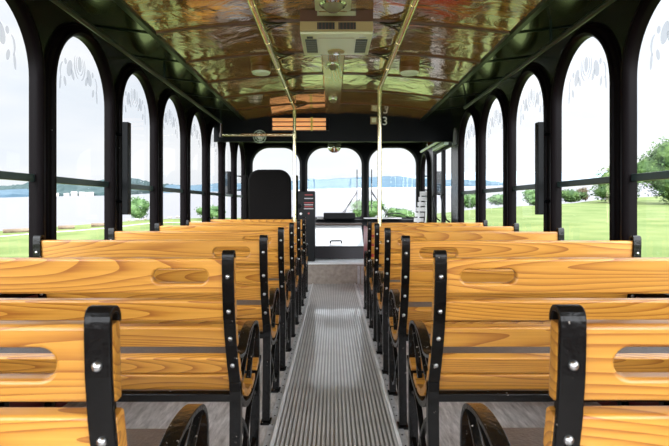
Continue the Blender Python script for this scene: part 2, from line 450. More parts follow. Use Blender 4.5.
# ---------------------------------------------------------------- ceiling, cove, ends
c = MB(); N = 28
xs = [-XE + 2*XE*i/N for i in range(N+1)]
c.grid([[(x, y, ceil_z(x)) for x in xs] for y in (BACK, BULK)])
c.grid([[(x, y, ceil_z(x)+.03) for x in xs] for y in (BACK, BULK)])
for y in (BACK, BULK): c.grid([[(x, y, ceil_z(x)) for x in xs], [(x, y, ceil_z(x)+.03) for x in xs]])
struct(c.build('ceiling', 'ceil', smooth=True))
for s, side in ((-1, 'left'), (1, 'right')):
    c = MB(); c.prism_y([(s*(W+.05), ZT), (s*W, ZT), (s*XE, ZE), (s*XE, ZE+.04), (s*(W+.05), ZT+.05)], BACK, BULK+.05)
    struct(c.build('ceiling', 'cove'))
    t = MB(); t.prism_y([(s*(XE+.020), ZE-.012), (s*(XE-.014), ZE-.014), (s*(XE-.018), ZE+.008), (s*(XE+.022), ZE+.004)], BACK, BULK)
    struct(t.build('trim_%d' % (1 if s < 0 else 2), 'greentrim', bevel=.003))
    ye = 5.2 if s < 0 else 4.42
    t = thing('handrail', 'dark green tube hung below the soffit above the %s windows' % side, 'handrail', (s*1.12, ye, 1.803), 'soffit handrails')
    b = MB(); b.tube([(0, BACK+.02-ye, 0), (0, 0, 0)], .0135, 10); b.build('rail_tube', 'greentrim', t, smooth=True)
    for y in [ye-.015-1.73*q for q in range(4)]:
        if y < BACK: continue
        b = MB(); zs = ZE+(ZT-ZE)*(1.12-XE)/(W-XE)-1.803; b.tube([(0, y-ye, 0), (0, y-ye, zs)], .007, 8); b.build('hanger', 'greentrim', t, smooth=True)
    for k in range(-9, 5):      # soffit joint strips
        y = 2.83+.577*k
        a = MB(); a.add([(s*W, y-.006, ZT-.001), (s*W, y+.006, ZT-.001), (s*XE, y+.006, ZE-.002), (s*XE, y-.006, ZE-.002),
                         (s*(W-.005), y-.006, ZT-.007), (s*(W-.005), y+.006, ZT-.007), (s*(XE-.005), y+.006, ZE-.008), (s*(XE-.005), y-.006, ZE-.008)],
                        [(4, 5, 6, 7), (0, 4, 7, 3), (1, 2, 6, 5), (0, 1, 5, 4), (3, 7, 6, 2)])
        struct(a.build('trim_%d' % (5 if s < 0 else 6), 'greentrim'))
RIBS = [2.83+.577*k for k in range(-9, 5)]
for y in RIBS:
    a = MB(); rows = []
    for x in xs: rows.append([(x, y-.014, ceil_z(x)+.001), (x, y-.010, ceil_z(x)-.009), (x, y+.010, ceil_z(x)-.009), (x, y+.014, ceil_z(x)+.001)])
    a.grid(rows, True, True); struct(a.build('trim_7', 'batten', smooth=True))
a = MB(); rows = []
for y in (BACK, BULK-.002): rows.append([(-.080, y, 1.9845), (-.072, y, 1.974), (.072, y, 1.974), (.080, y, 1.9845)])
a.grid(rows, True, True); struct(a.build('trim_8', 'board'))

# front header, cab ceiling and windscreen wall
h = MB(); h.prism_y([(-W, 1.67), (W, 1.67), (W, ZT)] + [(XE, ZE)] + [(x, ceil_z(x)) for x in xs[::-1]][1:-1] + [(-XE, ZE), (-W, ZT)], BULK, BULK+.05)
struct(h.build('wall_front', 'black'))
h = MB(); h.box(-W, W, BULK+.05, FRONT, 1.90, 1.96); struct(h.build('ceiling', 'black'))
fw = MB()
def front_opening(mb, xc, hw, zb, zt, r, rb, y, x0, x1, z0, z1):
    N = 32; top = []; bot = []
    ts = [math.sin(-PI/2+PI*i/N) for i in range(N+1)]
    for t in ts:
        u = hw*t; d = abs(u)-(hw-r); zz = zt if d <= 0 else zt-r+math.sqrt(max(0, r*r-d*d))
        d = abs(u)-(hw-rb); zl = zb if d <= 0 else zb+rb-math.sqrt(max(0, rb*rb-d*d))
        top.append((xc+u, zz)); bot.append((xc+u, zl))
    for yy in (y, y+.05):
        mb.grid([[(a, yy, b) for a, b in top], [(a, yy, z1) for a, b in top]])
        mb.grid([[(a, yy, z0) for a, b in bot], [(a, yy, b) for a, b in bot]])
        mb.add([(x0, yy, z0), (xc-hw, yy, z0), (xc-hw, yy, z1), (x0, yy, z1)], [(0, 1, 2, 3)])
        mb.add([(x1, yy, z0), (xc+hw, yy, z0), (xc+hw, yy, z1), (x1, yy, z1)], [(0, 1, 2, 3)])
    loop = top + bot[::-1]
    mb.grid([[(a, y, b) for a, b in loop], [(a, y+.05, b) for a, b in loop]], True)
    return loop
WS = [(-.865, .372), (.023, .425), (.905, .372)]
edges = [-W, -.449, .497, W]
for i, (xc, hw) in enumerate(WS):
    loop = front_opening(fw, xc, hw, .775, 1.854, .27, .06, FRONT-.05, edges[i], edges[i+1], 0, ZT)
    n += 1; root = snode('window_%d' % n, (xc, FRONT-.03, .775))
    L = [(a-xc, b-.775) for a, b in loop]
    g = MB(); g.add([(a, 0, b) for a, b in L], [tuple(range(len(L)))]); g.build('pane', 'glass', root)
    fr = MB(); N = len(L); rows = []
    for j, (a, b) in enumerate(L):
        q = Vector(L[(j+1) % N])-Vector(L[j-1]); q = Vector((-q.y, q.x)).normalized()
        rows.append([(a+q.x*o, yy, b+q.y*o) for o, yy in ((-.012, .03), (-.012, -.04), (.02, -.045), (.02, -.021))])
    rows.append(rows[0]); fr.grid(rows, True); fr.build('window_frame', 'rubber', root, smooth=True)
struct(fw.build('wall_front', 'black'))

# rear end wall with wide opening left to admit fill light (behind the camera)
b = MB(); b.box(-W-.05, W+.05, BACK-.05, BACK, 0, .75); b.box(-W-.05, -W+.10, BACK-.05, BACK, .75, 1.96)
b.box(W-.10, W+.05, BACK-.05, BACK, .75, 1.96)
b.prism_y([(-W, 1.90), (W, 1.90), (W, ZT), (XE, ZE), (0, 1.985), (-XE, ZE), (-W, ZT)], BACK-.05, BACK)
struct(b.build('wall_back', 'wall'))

# ---------------------------------------------------------------- floor
f = MB(); f.box(-W-.05, W+.05, BACK, FRONT, -.05, 0); struct(f.build('floor', 'floor'))
AX = .012; AH = .250
f = MB(); prof = []; NR = 27; p = 2*AH/NR
y0, y1 = BACK+.01, 6.36
for i in range(NR):
    x = AX-AH+i*p; prof += [(x, .003), (x+.34*p, .003), (x+.42*p, .011), (x+.90*p, .011)]
prof += [(AX+AH, .004), (AX+AH, .0005), (AX-AH, .0005)]
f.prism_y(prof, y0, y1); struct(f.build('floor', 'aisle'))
for s in (-1, 1):
    f = MB(); x0 = AX+s*AH; xa, xb = sorted((x0, x0+s*.016)); f.box(xa, xb, y0, y1, .0005, .017)
    struct(f.build('trim_9', 'alu', bevel=.003))
    f = MB(); xa, xb = sorted((x0+s*.016, x0+s*.045)); f.box(xa, xb, y0, y1, .0005, .005)
    o = struct(f.build('trim_10', 'aluflat'))
    q = MB()
    for i in range(60):
        q.lathe([(0, .005), (.0045, .005), (.003, .0075), (0, .0075)], (x0+s*.031, .3+i*.1, 0), 'z', 6)
    q.build('screw_row', 'rubber', o)
# cab platform
f = MB(); f.box(-W, .80, 6.40, FRONT-.05, 0, .257); struct(f.build('floor', 'aluflat'))
f = MB(); f.box(-W, .80, 6.37, 6.40, 0, .245); struct(f.build('trim_11', 'riser'))
for x in (-.35, .30, .345):
    f = MB(); f.box(x, x+.03, 6.362, 6.37, .004, .23); struct(f.build('trim_12', 'aluflat'))
f = MB(); f.box(-W, .80, 6.352, 6.47, .245, .262); struct(f.build('trim_13', 'alu', bevel=.004))

# ---------------------------------------------------------------- benches
XI, XO = .283, 1.292     # slat ends
def yb(z): return .72*max(0, .82-z)**2
def slope(z): return 1.44*max(0, .82-z)
def rrect(w, h, r, n=4):
    out = []
    for cx, cy, a0 in ((w/2-r, h/2-r, 0), (-w/2+r, h/2-r, PI/2), (-w/2+r, -h/2+r, PI), (w/2-r, -h/2+r, 3*PI/2)):
        for k in range(n+1):
            a = a0+PI/2*k/n; out.append((cx+r*math.cos(a), cy+r*math.sin(a)))
    return out
def slat_mesh(s, z0, z1, slot=False, th=.028):
    zc = (z0+z1)/2; TILT = slope(zc); hgt = (z1-z0)*math.sqrt(1+TILT**2)
    tdir = Vector((0, -TILT, 1)).normalized(); ndir = Vector((0, 1, TILT)).normalized()
    cen = Vector((0, yb(zc)+.009, zc)) + ndir*(th/2)
    mb = MB()
    def P(x, u, w): q = cen + tdir*u + ndir*w; return (s*x, q.y, q.z)
    if not slot:
        prof = rrect(hgt, th, .007)
        r = .006
        rows = []
        for x, k in ((XI, .80), (XI+.004, 1), (XO-.004, 1), (XO, .80)):
            rows.append([P(x, u*(1-(1-k)*.15), w*k) for u, w in prof])
        mb.grid(rows, True, True)
        return mb
    # plate with a stadium hand hole and rounded edges everywhere
    sx, sl, sh = .439, .080, .0205     # centre, half length, half height
    N = 12
    inner = []
    for k in range(N+1):
        a = PI/2-PI*k/N; inner.append((sx+sl-sh+sh*math.cos(a), sh*math.sin(a)))
    for k in range(N+1):
        a = -PI/2-PI*k/N; inner.append((sx-sl+sh+sh*math.cos(a), sh*math.sin(a)))
    H = hgt/2; outer = []
    # right side points : top edge -> right corner strip
    rt = [(sx+sl-sh, H)]
    for k in range(1, N):
        t = k/N
        if t < .25: rt.append((sx+sl-sh+(XO-sx-sl+sh)*(t/.25), H))
        elif t <= .75: rt.append((XO, H-2*H*(t-.25)/.5))
        else: rt.append((XO-(XO-sx-sl+sh)*((t-.75)/.25), -H))
    rt.append((sx+sl-sh, -H))
    lt = [(sx-sl+sh, -H)]
    for k in range(1, N):
        t = k/N
        if t < .25: lt.append((sx-sl+sh-(sx-sl+sh-XI)*(t/.25), -H))
        elif t <= .75: lt.append((XI, -H+2*H*(t-.25)/.5))
        else: lt.append((XI+(sx-sl+sh-XI)*((t-.75)/.25), H))
    lt.append((sx-sl+sh, H))
    outer = rt+lt
    def shrink_o(p, d):
        x, u = p
        return (min(max(x, XI+d), XO-d), min(max(u, -H+d), H-d))
    def grow_i(p, d):
        x, u = p; cx = sx+sl-sh if x > sx else sx-sl+sh
        vx, vu = x-cx, u; L = math.hypot(vx, vu)
        return (cx+vx*(L+d)/L, vu*(L+d)/L)
    R = .007; rows = []
    seq = []
    for k in range(4):      # back face edge rounding, outer
        a = PI/2*k/3; seq.append(('o', R*(1-math.sin(a)), -th/2+R*(1-math.cos(a))))
    for k in range(4):
        a = PI/2*k/3; seq.append(('o', R*(1-math.cos(a)), th/2-R*(1-math.sin(a))))
    for k in range(4):
        a = PI/2*k/3; seq.append(('i', R*(1-math.sin(a)), th/2-R*(1-math.cos(a))))
    for k in range(4):
        a = PI/2*k/3; seq.append(('i', R*(1-math.cos(a)), -th/2+R*(1-math.sin(a))))
    for kind, d, w in seq:
        src = outer if kind == 'o' else inner
        rows.append([P(*(shrink_o(p, d) if kind == 'o' else grow_i(p, d)), w) for p in src])
    rows.append(rows[0])
    mb.grid(rows, True)
    return mb

def make_bench(s):
    root = bpy.data.objects.new('wooden_bench', None); C.objects.link(root)
    slats = [(.722, .825, True), (.640, .702, False), (.556, .620, False), (.466, .520, False), (.403, .458, False)]
    for z0, z1, slot in slats:
        slat_mesh(s, z0, z1, slot).build('back_slat', 'bench', root, smooth=True)
    # seat slats laid along the curved rail
    rail = smooth_pts([(.150, .392), (.215, .350), (.310, .330), (.42, .345), (.575, .395)], 8)
    idx = [0, 7, 14, 21, 27]
    for i in range(len(idx)):
        j = idx[i]; a = Vector((0, *rail[j])); b = Vector((0, *rail[min(j+1, len(rail)-1)])) if j+1 < len(rail) else a
        t = (b-a).normalized() if (b-a).length > 0 else Vector((0, 1, .3)).normalized()
        nn = Vector((0, -t.z, t.y)); cen = a + nn*.018
        wd = .074 if i < 4 else .06
        rows = []
        for x in (XI, XO): rows.append([(s*x, *((cen+t*u+nn*w).yz)) for u, w in rrect(wd, .024, .009)])
        m_ = MB(); m_.grid(rows, True, True); m_.build('seat_slat', 'bench', root, smooth=True)
    pd = MB(); prof = [(.155+.35*(.5), 0)]
    pr = [(p[0]+.325, p[1]+.462) for p in rrect(.345, .052, .02, 5)]
    x0, x1 = sorted((s*.325, s*1.25)); pd.prism_x(pr, x0, x1); pd.build('seat_pad', 'vinyl', root, smooth=True, bevel=.006)
    cb = MB(); x0, x1 = sorted((s*.31, s*1.27)); cb.prism_x([(.118, .372), (.150, .372), (.150, .398), (.118, .398)], x0, x1)
    cb.build('cross_bar', 'iron', root, bevel=.004)
    cb = MB(); cb.prism_x([(.49, .335), (.52, .335), (.52, .36), (.49, .36)], x0, x1); cb.build('cross_bar', 'iron', root, bevel=.004)
    for xa in (.283, 1.258):
        fr = MB(); a, b = sorted((s*xa, s*(xa+.034)))
        # back flat bar, curling over the top slat, and going down into the rear leg
        top = Vector((0, yb(.835), .835))
        ctrl = [(.033, .824), (.032, .834), (.025, .8425), (.013, .8435), (.005, .836), (yb(.81)+.004, .81)]
        pts = smooth_pts(ctrl, 4)[:-1] + [(yb(z)+.004, z) for z in (.81, .76, .7, .65, .6, .55, .5, .46, .42)]
        fr.ribbon_x(pts, .009, a, b)
        c_, d_ = sorted((s*(xa+.008), s*(xa+.026)))
        fr.ribbon_x([(yb(z)+.018, z) for z in (.812, .76, .7, .65, .6, .55, .5, .45, .41)], .026, c_, d_)
        leg = smooth_pts([(yb(.44)+.012, .44), (.128, .36), (.122, .22), (.108, .08), (.10, .012)], 4)
        fr.ribbon_x(leg, [.026]*3+[.034]*(len(leg)-3), a, b)
        fr.box(min(s*(xa-.006), s*(xa+.040)), max(s*(xa-.006), s*(xa+.040)), .070, .132, .0, .012)
        rl = smooth_pts([(.115, .43), (.150, .372), (.215, .330), (.310, .312), (.42, .327), (.52, .355), (.575, .378)], 4)
        fr.ribbon_x(rl, .020, a, b)
        fl = smooth_pts([(.515, .36), (.530, .27), (.520, .14), (.50, .012)], 4)
        fr.ribbon_x(fl, [.026+.008*i/(len(fl)-1) for i in range(len(fl))], a, b)
        fr.box(min(s*(xa-.006), s*(xa+.040)), max(s*(xa-.006), s*(xa+.040)), .47, .53, .0, .012)
        e_ = fr.build('end_frame', 'iron', root, bevel=.003)
        # arm rest loop
        ar = MB(); pts = smooth_pts([(yb(.52)+.030, .520), (.155, .505), (.21, .503), (.265, .527), (.325, .546), (.41, .550), (.485, .534), (.520, .490), (.525, .430), (.522, .36)], 5)
        ar.ribbon_x(pts, [.012]*len(pts), a, b)
        pts = smooth_pts([(.10, .50), (.16, .47), (.24, .50), (.30, .522), (.315, .535)], 5); ar.ribbon_x(pts, .011, c_, d_)
        pts = smooth_pts([(.15, .40), (.22, .42), (.30, .47), (.38, .512), (.43, .54)], 5); ar.ribbon_x(pts, .011, c_, d_)
        pts = smooth_pts([(.505, .52), (.44, .47), (.39, .40), (.36, .34)], 5); ar.ribbon_x(pts, .011, c_, d_)
        ar.build('armrest', 'worn', root, bevel=.0035)
        sc_ = MB()
        pts = smooth_pts([(.125, .30), (.20, .285), (.28, .22), (.36, .12), (.44, .075), (.505, .09)], 5); sc_.ribbon_x(pts, .015, c_, d_)
        pts = smooth_pts([(.118, .10), (.20, .10), (.29, .16), (.37, .25), (.45, .28), (.525, .25)], 5); sc_.ribbon_x(pts, .015, c_, d_)
        sc_.build('scroll_brace', 'iron', root, bevel=.003)
        for z in (.774, .672, .588, .499, .430):
            if z == .430: continue
            q = MB(); cx = s*(xa+.017); r = .0068
            # dome facing the back of the bench
            for_y = yb(z); TILT = slope(z)
            rows = []
            for k, (rr, hh) in enumerate(((r, .0), (r, -.002), (r*.8, -.0042), (r*.4, -.0056), (.0006, -.006))):
                rows.append([(cx+rr*math.cos(2*PI*j/12), for_y+hh+TILT*-rr*math.sin(2*PI*j/12), z+rr*math.sin(2*PI*j/12)+hh*TILT) for j in range(12)])
            q.grid(rows, True, True)
            q.build('bolt', 'rivet', e_, smooth=True)
    return root

rowsL = [.66, 1.48, 2.235, 2.985, 3.76, 4.53, 5.33]
rowsR = [.665, 1.48, 2.19, 2.92, 3.63, 4.37]
order = ['nearest the camera', 'second from the camera', 'third from the camera', 'fourth from the camera', 'fifth from the camera', 'sixth from the camera', 'seventh and farthest, by the driver area']
for s, rows_, side in ((-1, rowsL, 'left'), (1, rowsR, 'right')):
    proto = make_bench(s)
    for i, d in enumerate(rows_):
        o = proto if i == 0 else copy_tree(proto)
        o.location = (.008 if s == 1 else 0, d, 0)
        od = order[i]
        if s == 1 and i == 5: od = 'sixth and farthest, by the entrance'
        extra = ' with one hand slot' if i < 5 else ''
        tag(o, 'slatted golden wood bench%s in the %s row, %s' % (extra, side, od), 'bench', 'slatted benches on the %s of the aisle' % side)

# ---------------------------------------------------------------- brass poles and ceiling rails
RX, RZ = .385, 1.937
for s, side, yend in ((-1, 'left', 5.20), (1, 'right', 4.30)):
    t = thing('grab_rail', 'long polished brass ceiling rail with vertical pole, %s of the aisle' % side, 'grab rail', (s*RX, yend, 0), 'brass grab rails')
    def q(mb): mb.v = [(x-s*RX, y-yend, z) for x, y, z in mb.v]; return mb
    m_ = MB(); m_.tube([(s*RX, BACK+.02, RZ), (s*RX, yend-.04, RZ), (s*RX, yend-.012, RZ-.008), (s*RX, yend, RZ-.03)], .0175, 14); q(m_).build('ceiling_rail', 'brass', t, smooth=True)
    m_ = MB(); m_.tube([(s*RX, yend, RZ-.03), (s*RX, yend, .012)], .0175, 14); q(m_).build('vertical_pole', 'brass', t, smooth=True)
    m_ = MB(); m_.lathe([(.0, 0), (.045, 0), (.045, .006), (.02, .014), (.0, .014)], (s*RX, yend, 0), 'z', 16); q(m_).build('floor_flange', 'brass', t, smooth=True)
    for y in RIBS[2:]:
        if y > yend: continue
        m_ = MB(); m_.tube([(s*RX, y-.36, RZ), (s*RX, y-.34, RZ)], .020, 14); q(m_).build('collar', 'brass', t, smooth=True)
        m_ = MB(); m_.tube([(s*RX, yend, RZ-.05), (s*RX, yend, RZ-.03)], .021, 14)
        m_ = MB(); cz = ceil_z(RX)-.006
        for dx, sy in ((1, 1), (1, -1), (-1, 1), (-1, -1)):
            pts = smooth_pts([(s*RX, y+sy*.145, RZ+.014), (s*RX-s*dx*.012, y+sy*.09, RZ+.014), (s*RX-s*dx*.04, y+sy*.045, RZ+.016), (s*RX-s*dx*.085, y+sy*.015, RZ+.022), (s*RX-s*dx*.13, y, ceil_z(RX-dx*.13)-.008)], 4)
            if dx < 0: continue
            m_.tube(pts, .0062, 6)
        # little scroll ring
        ring = [(s*RX-s*.045+.024*math.cos(a*PI/6), y+.024*math.sin(a*PI/6), RZ+.018) for a in range(13)]
        m_.tube(ring, .0045, 6)
        m_.tube([(s*RX, y, RZ+.01), (s*RX, y, cz)], .006, 6)
        q(m_).build('scroll_bracket', 'bronze', t, smooth=True)
    if s == -1:
        m_ = MB(); m_.tube([(s*RX, yend, 1.675), (-1.12, yend, 1.675)], .015, 12); q(m_).build('cross_rail', 'brass', t, smooth=True)
        m_ = MB(); m_.tube([(-1.12, yend, 1.66), (-1.12, yend, 1.79)], .011, 10); m_.lathe([(0, -.02), (.022, -.02), (.022, .02), (0, .02)], (-1.12, yend, 1.675), 'z', 12); q(m_).build('end_hanger', 'bronze', t, smooth=True)
        m_ = MB(); m_.lathe([(.0, -.025), (.024, -.025), (.024, .025), (0, .025)], (s*RX, yend, 1.675), 'z', 14); q(m_).build('pole_fitting', 'brass', t, smooth=True)

# ---------------------------------------------------------------- ceiling fixtures
t = thing('air_conditioner', 'cream rectangular ceiling air unit with dark vents and wooden rear surround', 'air conditioner', (.018, 2.884, 1.862)); t.scale = (.80, .824, .824)
b = MB(); b.prism_x([(-.23, .0), (.22, -.0), (.235, .03), (.235, .145), (-.24, .145), (-.24, .075), (-.235, .005)], -.235, .235); b.build('housing', 'cream', t, bevel=.008)
b = MB(); b.box(-.235, -.125, -.262, -.2405, .072, .145); b.box(.125, .235, -.262, -.2405, .072, .145); b.box(-.125, .125, -.262, -.2405, .072, .105); b.build('wood_surround', 'batten', t)
b = MB(); b.box(-.235, .235, -.262, -.2405, .012, .071); b.build('vent_fascia', 'tan', t, bevel=.003)
for x in (-.068, .068):
    b = MB(); b.box(x-.056, x+.056, -.268, -.2625, .020, .062); v = b.build('vent', 'darkslot', t)
    for k in range(5):
        b = MB(); b.box(x-.05+.022*k, x-.045+.022*k, -.274, -.268, .022, .060) ; b.build('fin', 'batten', v)
for x in (-.17, .17):
    b = MB(); b.box(x-.038, x+.038, -.13, .15, -.006, .0); v = b.build('side_grille', 'greyslot', t)
    for k in range(7):
        b = MB(); b.box(x-.036, x+.036, -.11+.038*k, -.10+.038*k, -.010, -.006); b.build('louvre', 'grey', v)
b = MB(); b.box(-.12, .12, -.16, -.155, -.002, .0005); b.build('panel_joint', 'tan', t)
b = MB(); b.lathe([(0, 0), (.062, 0), (.058, -.008), (.03, -.013), (0, -.013)], (0, .14, 0), 'z', 24); v = b.build('dial', 'tan', t, smooth=True)
b = MB(); b.lathe([(0, -.013), (.028, -.013), (.02, -.02), (0, -.02)], (0, .14, 0), 'z', 20); b.build('dial_hub', 'chrome', v, smooth=True)
b = MB(); b.box(-.195, -.155, -.185, -.15, -.003, .0); b.build('badge', 'darkslot', t)
b = MB(); b.box(.150, .195, -.175, -.165, -.002, .0); b.build('badge', 'labelgrey', t)

def dome(y, r, label, ringmat='chrome'):
    t = thing('ceiling_light', label, 'ceiling light', (0, y*.824, 1.9705 if y < 4 else 1.974), 'round dome lights down the ceiling board')
    r *= .824
    b = MB(); b.lathe([(0, 0), (r, 0), (r*1.0, -.010), (r*.88, -.018), (r*.78, -.016), (0, -.016)], (0, 0, 0), 'z', 32); b.build('trim_ring', ringmat, t, smooth=True)
    b = MB(); b.lathe([(0, -.016), (r*.76, -.016), (r*.66, -.030), (r*.4, -.042), (.001, -.046)], (0, 0, 0), 'z', 28); b.build('lens', 'diffuser', t, smooth=True)
dome(3.10, .082, 'large chrome-rimmed dome light on a pale plate nearest the camera')
dome(4.46, .060, 'round chrome-rimmed dome light in the middle, just beyond the air unit')
dome(5.92, .055, 'small round dome light farthest along the ceiling board')
b = MB(); b.box(-.090, .090, 2.414, 2.66, 1.9706, 1.9738); tag(b.build('mounting_plate', 'cream'), 'pale square plate around the nearest dome light', 'plate')
for s, side, x in ((-1, 'left', -.503), (1, 'right', .535)):
    t = thing('ceiling_speaker', 'round brown drum speaker with pale face on the %s of the ceiling' % side, 'speaker', (x, 3.64, ceil_z(x)), 'drum speakers'); t.scale = (.824,)*3
    b = MB(); b.lathe([(0, .004), (.084, .004), (.086, -.030), (.080, -.034), (.086, -.038), (.084, -.072), (0, -.072)], (0, 0, 0), 'z', 28); b.build('drum', 'drum', t, smooth=True)
    b = MB(); b.lathe([(0, -.072), (.080, -.072), (.072, -.088), (0, -.092)], (0, 0, 0), 'z', 28); b.build('speaker_face', 'palelens', t, smooth=True)

# ---------------------------------------------------------------- header fittings
t = thing('lamp_panel', 'lamp box of three orange tubes on the black header above the driver', 'lamp', (-.360, BULK, 1.857)); t.scale = (.84, .8, .8)
b = MB(); b.box(-.37, .38, -.02, 0, -.09, .09); b.build('back_plate', 'darkslot', t)
for i, z in enumerate((.06, 0, -.06)):
    b = MB(); b.tube([(-.355, -.045, z), (.335, -.045, z)], .0225, 12); b.build('lamp_tube', 'copper', t, smooth=True)
b = MB(); b.box(.335, .375, -.07, -.02, -.085, .085); b.build('end_cap', 'black', t, bevel=.01)
b = MB(); b.box(.14, .165, -.078, -.02, -.09, .09); b.build('clip', 'yellow', t)
t = thing('control_box', 'small beige square box on the black header beside the number 3', 'box', (.447, BULK, 1.902)); t.scale = (.82,)*3
b = MB(); b.box(-.045, .045, -.03, 0, -.05, .045); b.build('box_body', 'tan', t, bevel=.004)
b = MB(); b.box(-.03, .03, -.032, -.0302, -.03, .03); b.build('box_face', 'cream', t)
cu = bpy.data.curves.new('number_sign', 'FONT'); cu.body = '3'; cu.size = .13; cu.extrude = .002; cu.align_x = 'CENTER'
tx = bpy.data.objects.new('tmp_number', cu); C.objects.link(tx)
bpy.context.view_layer.update()
me = bpy.data.meshes.new_from_object(tx.evaluated_get(bpy.context.evaluated_depsgraph_get())); bpy.data.objects.remove(tx)
nm = bpy.data.objects.new('number_sign', me); C.objects.link(nm); me.materials.append(M['white'])
nm.location = (.570, BULK-.003, 1.853); nm.rotation_euler = (PI/2, 0, 0)
tag(nm, 'white number 3 on the black header', 'number')
t = thing('dash_fan', 'small round caged fan on the header left of the lamp box', 'fan', (-.80, BULK, 1.72)); t.scale = (.82,)*3
b = MB()
for r in (.085, .055):
    b.tube([(r*math.cos(a*PI/12), -.05, r*math.sin(a*PI/12)) for a in range(25)], .004, 6)
for a in range(12): b.tube([(.02*math.cos(a*PI/6), -.052, .02*math.sin(a*PI/6)), (.085*math.cos(a*PI/6), -.05, .085*math.sin(a*PI/6))], .002, 5)
b.build('cage', 'greensteel', t, smooth=True)
b = MB(); b.lathe([(0, 0), (.035, 0), (.03, -.04), (.02, -.058), (0, -.058)], (0, 0, 0), 'y', 16); b.build('hub', 'white', t, smooth=True)
b = MB()
for a in range(4):
    w = a*PI/2; b.add([(.02*math.cos(w), -.03, .02*math.sin(w)), (.075*math.cos(w-.3), -.022, .075*math.sin(w-.3)), (.075*math.cos(w+.4), -.038, .075*math.sin(w+.4)), (.02*math.cos(w+.5), -.036, .02*math.sin(w+.5))], [(0, 1, 2, 3)])
b.build('fan_blades', 'grey', t)
t = thing('interior_mirror', 'round driver mirror hanging at the top of the middle windscreen', 'mirror', (.02, 7.76, 1.93))
b = MB(); b.lathe([(0, 0), (.105, 0), (.105, -.012), (.095, -.018), (0, -.024)], (0, 0, -.075), 'y', 28); b.build('mirror_glass', 'chrome', t, smooth=True)
b = MB(); b.tube([(0, .01, 0), (0, .01, -.07)], .01, 8); b.build('mirror_stem', 'black', t)

# ---------------------------------------------------------------- driver area
t = thing('engine_cover', 'boxy engine hatch with white lid and black handle at the end of the aisle', 'engine cover', (.04, 6.92, .257))
b = MB(); b.box(-.37, .37, .0, .80, 0, .150); b.build('carpet_base', 'carpet', t, bevel=.006)
b = MB(); b.prism_x([(.012, .162), (.60, .425), (.80, .425), (.80, .151), (.012, .151)], -.37, .37); lid = b.build('lid', 'hatch', t, bevel=.006)
sl = (.425-.162)/(.60-.012)
def onlid(x, y, h=0): return (x, y, .162+(y-.012)*sl+h)
b = MB(); b.tube([onlid(-.075, .10, .0), onlid(-.075, .085, .035), onlid(-.06, .08, .042), onlid(.06, .08, .042), onlid(.075, .085, .035), onlid(.075, .10, .0)], .009, 8); b.build('handle', 'black', lid, smooth=True)
b = MB(); b.box(-.37, .37, -.004, .02, .148, .168); b.build('front_seal', 'rubber', t)
b = MB(); b.box(-.37, .38, .56, .80, .425, .452); b.build('top_rim', 'ledge', t, bevel=.005)
for x, y in ((-.33, .10), (-.33, .32)):
    b = MB(); b.lathe([(0, .155), (.012, .155), (.012, .004), (0, .004)][:0] or [(0, 0), (.012, 0), (.010, .006), (0, .006)], onlid(x, y, 0), 'z', 10); b.build('bolt', 'black', lid)

t = thing('driver_seat', 'tall black fabric driver seat with rounded back seen from behind', 'seat', (-.805, 6.62, .257))
def soft(w, h, r, y0, y1, zc, name, mat='seatfab', xc=0):
    b = MB(); pr = rrect(w, h, r, 8); rows = []
    for y, k in ((y0, .90), (y0+.012, .965), (y0+.035, 1), (y1-.035, 1), (y1-.012, .965), (y1, .90)):
        rows.append([(xc+x*k, y+(z)*-.10, zc+z*k) for x, z in pr])
    b.grid(rows, True, True); return b.build(name, mat, t, smooth=True)
soft(.545, .78, .15, -.04, .09, .775, 'backrest')
b = MB(); b.prism_x([(p[0]+.30, p[1]+.30) for p in rrect(.50, .13, .05, 5)], -.27, .27); b.build('cushion', 'seatfab', t, smooth=True)
b = MB(); b.lathe([(0, 0), (.17, 0), (.16, .03), (.05, .05), (.05, .24), (0, .24)], (0, .28, 0), 'z', 20); b.build('pedestal', 'black', t, smooth=True)
for x in (-.325, .325):
    b = MB(); b.box(x-.03, x+.03, .05, .12, .35, 1.10); b.build('side_bolster', 'seatfab', t, bevel=.02, seg=3)

t = thing('switch_console', 'black control console with labelled switches right of the driver seat', 'console', (-.338, 6.60, .257))
b = MB(); b.box(-.107, .107, 0, .25, 0, .893); b.build('console_body', 'dash', t, bevel=.008)
for i, (z, mat, w) in enumerate(((.845, 'labelred', .05), (.80, 'labelgrey', .055), (.745, 'labelred', .06), (.72, 'labelgrey', .055), (.695, 'labelred', .055), (.67, 'labelgrey', .06))):
    b = MB(); b.box(.03-w, .03+w, -.006, -.0005, z-.006, z+.006); b.build('switch_label', mat, t)
b = MB(); b.lathe([(0, 0), (.016, 0), (.016, -.012), (0, -.018)], (-.07, 0, .605), 'y', 12); b.build('white_knob', 'white', t)
b = MB(); b.lathe([(0, 0), (.03, 0), (.03, -.02), (0, -.02)], (-.085, 0, .70), 'y', 14); b.build('black_knob', 'black', t)
b = MB(); b.lathe([(0, 0), (.012, 0), (.012, -.008), (0, -.008)], (.03, 0, .61), 'y', 10); b.build('red_button', 'labelred', t)

